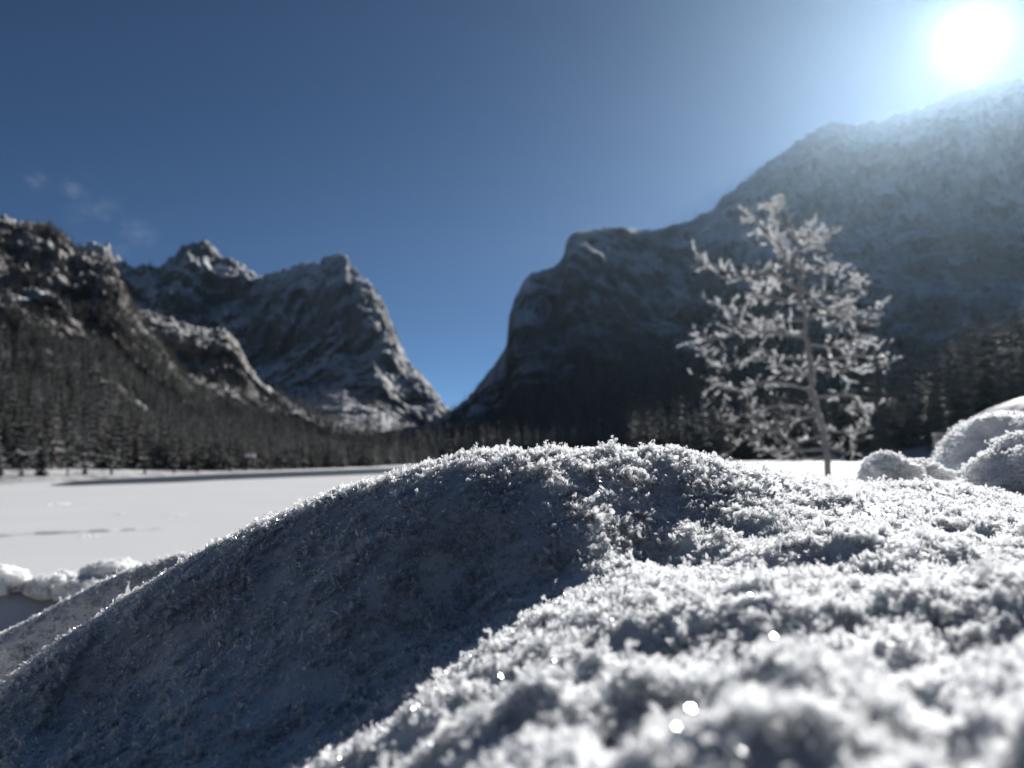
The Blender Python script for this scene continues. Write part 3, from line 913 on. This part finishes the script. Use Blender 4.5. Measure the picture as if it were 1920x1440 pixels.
parts = [frost_points(190000, -.36, .46, .06, .56, 1, 0.0018),
         frost_points(95000, -.36, .46, .06, .56, 3, 0.00145, True),
         frost_points(60000, -.66, -.05, .48, .8, 6, 0.0016),
         frost_points(20000, -.66, -.05, .48, .8, 7, 0.0012, True),
         frost_points(14000, -1.1, 1.2, .5, 1.3, 4, 0.0016, True),
         frost_points(60000, -1.1, 1.2, .5, 1.3, 2, 0.0022)]
pts, rot, scl, idx = (np.concatenate([p[i] for p in parts]) for i in range(4))
fr = instancer('hoarfrost', pts, rot, scl, idx, csrc, bank)
tag(fr, kind='stuff')

# the 300 crystals that show largest, along the sharp crest and the near slope
g = np.random.default_rng(77)
for i in range(300):
    t = g.random()
    px = g.uniform(20, 1880)
    py_c = np.interp(px, [c[0] for c in crest], [c[1] for c in crest])
    Yc = np.interp(px, [c[0] for c in crest], [c[2] for c in crest])
    if i < 190:
        Yq = Yc + g.normal(-0.004, 0.008)
    else:
        Yq = Yc - g.uniform(0.02, 0.16)
    x = ray(px, py_c)[0] * Yq
    z = float(bank_height(np.array([x]), np.array([Yq]))[0])
    o = bpy.data.objects.new('ice_crystal', crystal_meshes[int(g.choice([3, 4, 5, 6, 7, 8, 9]))])
    C.objects.link(o)
    o.parent = bank
    s = 0.002 * min(g.lognormal(0, .3), 1.5)
    o.location = (x, Yq, z)
    o.rotation_euler = (g.normal(0, .3), g.normal(0, .3), g.random() * 6.28)
    o.scale = (s, s, s * g.uniform(.9, 1.5))

# ------------------------------------------------------------------ snow lumps beside and behind the bank
def lump(name, c, r, squash, seed, label, frost_n, fsize, amp=0.22, fr=1.6):
    nu, nv = 90, 56
    th = np.linspace(0, 2 * math.pi, nu, endpoint=False); ph = np.linspace(-0.45 * math.pi, 0.5 * math.pi, nv)
    T, P_ = np.meshgrid(th, ph, indexing='ij')
    dx, dy, dz = np.cos(P_) * np.cos(T), np.cos(P_) * np.sin(T), np.sin(P_)
    R = 1 + amp * fbm(dx * fr + seed, dy * fr, dz * fr, 4) + 0.03 * fbm(dx * 9 + seed, dy * 9, dz * 9, 3)
    v = np.stack([dx * R * r[0], dy * R * r[1], dz * R * r[2]], -1)
    i = np.arange(nu * nv).reshape(nu, nv); j = np.roll(i, -1, axis=0)
    f = np.stack([i[:, :-1], j[:, :-1], j[:, 1:], i[:, 1:]], -1).reshape(-1, 4)
    o = mesh_obj(name, v.reshape(-1, 3), f, M_LUMP)
    o.location = c
    tag(o, label, 'snow lump')
    if frost_n:
        g = np.random.default_rng(int(seed * 10))
        a = g.integers(0, nu, frost_n); b = np.clip(((np.arcsin(g.uniform(-.35, .999, frost_n)) / math.pi + .45) / .95 * (nv - 1)).astype(int), 0, nv - 1)
        p = v[a, b] + g.normal(0, 0.035, (frost_n, 3)) * np.array(r) * np.array([1, 1, .15])
        d = np.stack([dx[a, b], dy[a, b], dz[a, b]], -1)
        rot = np.zeros((frost_n, 3))
        pol = np.arccos(np.clip(d[:, 2], -1, 1)); az = np.arctan2(d[:, 1], d[:, 0])
        rot[:, 1] = pol + g.normal(0, .6, frost_n); rot[:, 2] = az
        s = fsize * g.lognormal(0, .3, frost_n)
        q = instancer('hoarfrost', p, rot, np.stack([s, s, s], -1), g.choice([0, 1, 2, 7, 8, 9, 4], frost_n, p=[.25, .25, .2, .08, .08, .08, .06]), csrc, o)
        tag(q, kind='stuff')
    return o

p = at(1668, 893, .74)
lump('snow_lump', p, (.024, .03, .021), 1, 2.3, 'small round snow lump lying on the bank beside the frosted tree', 1800, .0014, amp=.3, fr=1.5)
p = at(1722, 897, .76)
lump('snow_lump', p, (.030, .03, .016), 1, 5.3, 'low snow clod between the round lump and the smooth mound', 1800, .0014, amp=.3, fr=1.6)
p = at(1945, 915, .95)
lump('snow_lump', p, (.108, .13, .092), 1, 7.7, 'large smooth snow mound with a bright rim of frost', 14000, .0015, amp=.16, fr=1.2)
p = at(1998, 925, .60)
lump('snow_lump', p, (.060, .07, .052), 1, 9.1, 'shaded snow lump with crystals along its edge, before the smooth mound', 14000, .0014, amp=.25, fr=1.5)
gc = random.Random(21)
for i, (px, py, rad) in enumerate(((-30, 1092, .045), (12, 1090, .04), (55, 1098, .03), (92, 1092, .035), (118, 1102, .025), (150, 1090, .04), (178, 1086, .035), (206, 1072, .05), (238, 1082, .032), (262, 1074, .03),
                                   (292, 1060, .036), (322, 1052, .03), (350, 1044, .026), (30, 1106, .02), (140, 1108, .022))):
    p = at(px, py, 1.47 + gc.uniform(-.05, .10))
    zb = float(bank_height(np.array([p.x]), np.array([p.y]))[0])
    p.z = zb + 0.25 * rad
    o = lump('snow_clod', p, (rad * gc.uniform(1.1, 1.8), rad, rad * gc.uniform(.6, .8)), 1, 11.3 + 1.7 * i, 'small snow clod in the row along the rim of the bank above the lake', 500, .0024, amp=.2, fr=1.6)
    o['group'] = 'snow clods along the bank rim'

# ------------------------------------------------------------------ frosted bare tree
TY = 14.0
tree = empty('frosted_tree', at(1556, 905, TY))
base = tree.location.copy()
base.z = -1.4
tree.location = base
tag(tree, 'leaning bare tree coated in white frost at the edge of the snow bank', 'tree')

def tube(vs, fs, pts, radii, n=7):
    b = len(vs)
    for k, p in enumerate(pts):
        d = (pts[min(k + 1, len(pts) - 1)] - pts[max(k - 1, 0)]).normalized()
        s = d.cross(Vector((0.3, 1, 0.1))).normalized(); t = d.cross(s)
        for i in range(n):
            a = 6.2832 * i / n
            vs.append(p + (s * math.cos(a) + t * math.sin(a)) * radii[k])
    for k in range(len(pts) - 1):
        for i in range(n):
            j = (i + 1) % n
            fs.append((b + k * n + i, b + k * n + j, b + (k + 1) * n + j, b + (k + 1) * n + i))

def smooth_path(P, m):
    P = [Vector(p) for p in P]
    out = []
    for i in range(len(P) - 1):
        p0 = P[max(i - 1, 0)]; p1 = P[i]; p2 = P[i + 1]; p3 = P[min(i + 2, len(P) - 1)]
        for k in range(m):
            t = k / m
            out.append(0.5 * ((2 * p1) + (p2 - p0) * t + (2 * p0 - 5 * p1 + 4 * p2 - p3) * t * t + (3 * p1 - p0 - 3 * p2 + p3) * t ** 3))
    out.append(P[-1])
    return out

r = random.Random(5)
def tp(px, py, dy=0.0):
    return at(px, py, TY + dy) - base
trunk_pts = smooth_path([Vector((0, 0, -.2)), tp(1553, 880), tp(1541, 815), tp(1529, 745), tp(1518, 690), tp(1513, 630), tp(1504, 570), tp(1503, 525), tp(1494, 470), tp(1481, 420), tp(1466, 368)], 4)
nT = len(trunk_pts)
for k in range(4, nT):
    trunk_pts[k] = trunk_pts[k] + Vector((0.025 * math.sin(k * 0.9) + r.gauss(0, .014), r.gauss(0, .03), 0))
trad = [0.058 * (1 - k / (nT - 1)) ** 0.8 + 0.008 for k in range(nT)]
trad[0] = .095
vs, fs = [], []
tube(vs, fs, trunk_pts, trad, 10)
M_TRUNK = mat_plain('frosted_bark', (0.24, 0.24, 0.25), 0.9, 0.1, 6)
mesh_obj('trunk', vs, fs, M_TRUNK, tree)

twv, twf = [], []          # fine twigs
frost_p, frost_d = [], []
FR = 1.0
def twig(p, d, L, lev):
    k = 5
    pts = [p.copy()]
    dd = d.normalized()
    for i in range(k):
        dd = (dd + Vector((r.gauss(0, .16), r.gauss(0, .16), r.gauss(0.03, .14)))).normalized()
        pts.append(pts[-1] + dd * (L / k))
    rad0 = 0.0025 + 0.004 * L
    tube(twv, twf, pts, [rad0 * (1 - .75 * i / k) for i in range(k + 1)], 4)
    dens = r.choice((0.0, 0.05, 0.25, 1.3)) * FR
    for i in range(k):
        for q in range(int(r.random() + 7.0 * dens)):
            frost_p.append(pts[i].lerp(pts[i + 1], r.random()) + Vector((r.gauss(0, .004), r.gauss(0, .004), r.gauss(0.003, .004)))); frost_d.append(dd)
    if lev > 0:
        for i in range(r.randint(2, 4)):
            q = r.randint(1, k)
            nd = (dd + Vector((r.gauss(0, .75), r.gauss(0, .75), r.gauss(.1, .5)))).normalized()
            twig(pts[q], nd, L * r.uniform(.35, .65), lev - 1)

limbs = [  # start fraction along the trunk, end pixel, depth offset, thickness
    (.90, (1445, 385), .1, .02), (.84, (1530, 430), -.3, .02), (.80, (1550, 445), .4, .02), (.74, (1405, 400), .2, .045), (.72, (1455, 445), -.5, .03),
    (.70, (1560, 500), .3, .03), (.66, (1315, 500), -.4, .04), (.66, (1620, 540), .2, .03), (.62, (1390, 520), .9, .035), (.60, (1600, 590), -.8, .03),
    (.56, (1305, 640), .3, .035), (.55, (1660, 590), .5, .03), (.52, (1350, 580), -1.0, .035), (.50, (1430, 622), .0, .04), (.48, (1640, 640), -.3, .03),
    (.44, (1330, 690), .6, .035), (.42, (1668, 670), .2, .03), (.39, (1400, 665), -.8, .03), (.36, (1600, 690), .9, .028), (.33, (1320, 720), -.2, .03),
    (.31, (1640, 770), -.4, .03), (.27, (1390, 740), .6, .028), (.25, (1335, 790), .2, .026), (.23, (1620, 800), .5, .026), (.20, (1420, 810), -.6, .024),
    (.17, (1600, 830), -.2, .022), (.16, (1370, 830), .3, .022), (.14, (1450, 850), .5, .02)]
for (f, (ex, ey), dy, th) in limbs:
    i0 = int(f * (nT - 1))
    p0 = trunk_pts[i0]
    p1 = p0.lerp(tp(ex, ey, dy), .92)
    mid = p0.lerp(p1, .45) + Vector((r.gauss(0, .13), r.gauss(0, .15), r.uniform(-.16, .14)))
    path = smooth_path([p0, mid, p0.lerp(p1, .8) + Vector((r.gauss(0, .09), r.gauss(0, .09), r.gauss(0, .09))), p1], 4)
    m = len(path)
    vs, fs = [], []
    tube(vs, fs, path, [th * .8 * (1 - .8 * k / (m - 1)) + .005 for k in range(m)], 6)
    mesh_obj('branch', vs, fs, M_TRUNK, tree)
    Ltot = (p1 - p0).length
    FR = 1.0 if f > .45 else (.55 if f > .3 else .22)
    for k in range(2, m):
        d = (path[k] - path[k - 1]).normalized()
        for q in range(2 if k < m - 1 else 3):
            nd = (d * .7 + Vector((r.gauss(0, .6), r.gauss(0, .6), r.gauss(.15, .5)))).normalized()
            twig(path[k], nd, r.uniform(.14, .36) * (0.6 + .4 * min(Ltot, 2)), 1)
M_TWIG = mat_plain('twig_bark', (0.07, 0.065, 0.06), 0.9, 0.1, 20)
crown = mesh_obj('crown', twv, twf, M_TWIG, tree)
tag(crown, kind='stuff')
for k in range(6, nT - 1):
    for q in range(16):
        aa = r.uniform(0, 6.283)
        frost_p.append(trunk_pts[k].lerp(trunk_pts[k + 1], r.random()) + Vector((math.cos(aa), math.sin(aa), 0)) * trad[k])
m = len(frost_p)
g = np.random.default_rng(9)
fsz = 0.0125 * g.lognormal(0, .4, m)
q = instancer('branch_frost', np.array([tuple(p) for p in frost_p]), g.random((m, 3)) * 6.28, np.stack([fsz] * 3, -1), g.choice([0, 1, 2, 7, 8, 9], m), fsrc, crown)
tag(q, kind='stuff')

# ------------------------------------------------------------------ things beyond the lumps: post and snow-capped heap
pb = at(1764, 870, 8.0)
post = empty('post', (pb.x, pb.y, -1.6))
tag(post, 'short grey wooden post standing behind the smooth snow mound', 'post')
vs, fs = [], []
ph_ = at(1764, 816, 8.0).z + 1.6
box_mesh(vs, fs, -.048, .048, -.04, .04, 0, ph_)
mesh_obj('shaft', vs, fs, M_WOOD, post, False)
vs, fs = [], []
box_mesh(vs, fs, -.056, .056, -.048, .048, ph_ + .002, ph_ + .02)
mesh_obj('snow_cap', vs, fs, M_FIELD, post, False)

def snow_slab():
    nu, nv = 80, 60
    u = np.linspace(-1, 1, nu); v = np.linspace(-1, 1, nv)
    U, V = np.meshgrid(u, v, indexing='ij')
    e = np.clip(1 - np.maximum(np.abs(U), np.abs(V)) ** 8, 0, 1)
    X = U * 1.9; Y = V * 1.2
    Z = 1.15 * e ** .5 + 0.42 * (1 - U ** 2 * .8) * e + 0.03 * fbm(X * 1.5, Y * 1.5, X * 0, 3)
    return np.stack([X, Y, Z], -1).reshape(-1, 3), grid_faces(nu, nv)
v, f = snow_slab()
sl = mesh_obj('snow_heap', v, f, M_FIELD)
p = at(2215, 850, 8.0)
sl.location = (p.x, p.y, -0.8)
tag(sl, 'smooth snow covered heap with rounded top behind the frosty mounds', 'snow heap')

# low wind-packed drifts on the lake
def drift(px0, py0, px1, py1, w, h, label):
    a, b = on_lake(px0, py0), on_lake(px1, py1)
    nu, nv = 60, 9
    t = np.linspace(0, 1, nu); s = np.linspace(-1, 1, nv)
    T, Sg = np.meshgrid(t, s, indexing='ij')
    X = a.x + (b.x - a.x) * T + 0.25 * fbm(T * 6 + px0, T * 0, T * 0, 3)
    Y = a.y + (b.y - a.y) * T + Sg * w + 0.5 * fbm(T * 6 + py0, T * 0, T * 0, 3)
    Z = LAKE_Z - .02 + h * (1 - Sg ** 2) * np.sin(np.pi * T) ** .5 * (0.7 + .6 * fbm(T * 9 + py0, Sg * 0, Sg * 0, 3))
    o = mesh_obj('snow_drift', np.stack([X, Y, Z], -1).reshape(-1, 3), grid_faces(nu, nv)[:, ::-1], M_LAKE)
    tag(o, label, 'snow drift', kind='structure')
drift(-120, 1010, 340, 990, .35, .16, 'long low snow drift across the lake')
drift(150, 1008, 175, 1004, .25, .1, 'short snow drift beside the long one')
drift(205, 966, 235, 965, .5, .1, 'faint low drift between the long drift and the far shore')
drift(300, 968, 345, 966, .5, .09, 'faint low drift on the lake beside the snow bank')
drift(95, 946, 130, 945, .8, .12, 'small drift on the open lake towards the shore')

# ------------------------------------------------------------------ haze
hv, hf = [], []
HZ_TOP = max(float(d['P'][..., 2].max()) for d in MOUNT.values()) + 15.0
box_mesh(hv, hf, -3700, 3700, -3700, 3700, -9, HZ_TOP)
m, N, L, out = new_mat('haze')
# blue haze doubling as lens veil, plus a sharp lobe added for sun glare
add = N.new('ShaderNodeAddShader')
for k, (colr, dens, g_) in enumerate((((0.55, 0.77, 1.0), 1.75e-5, 0.8), ((1.0, 0.98, 0.95), 0.55e-6, 0.98))):
    vol = N.new('ShaderNodeVolumePrincipled')
    vol.inputs['Color'].default_value = (*colr, 1)
    vol.inputs['Density'].default_value = dens
    vol.inputs['Anisotropy'].default_value = g_
    L.new(vol.outputs[0], add.inputs[k])
L.new(add.outputs[0], out.inputs['Volume'])
hz = mesh_obj('haze', hv, hf, m, None, False)
tag(hz, 'thin bright winter haze filling the valley', 'haze', kind='stuff')
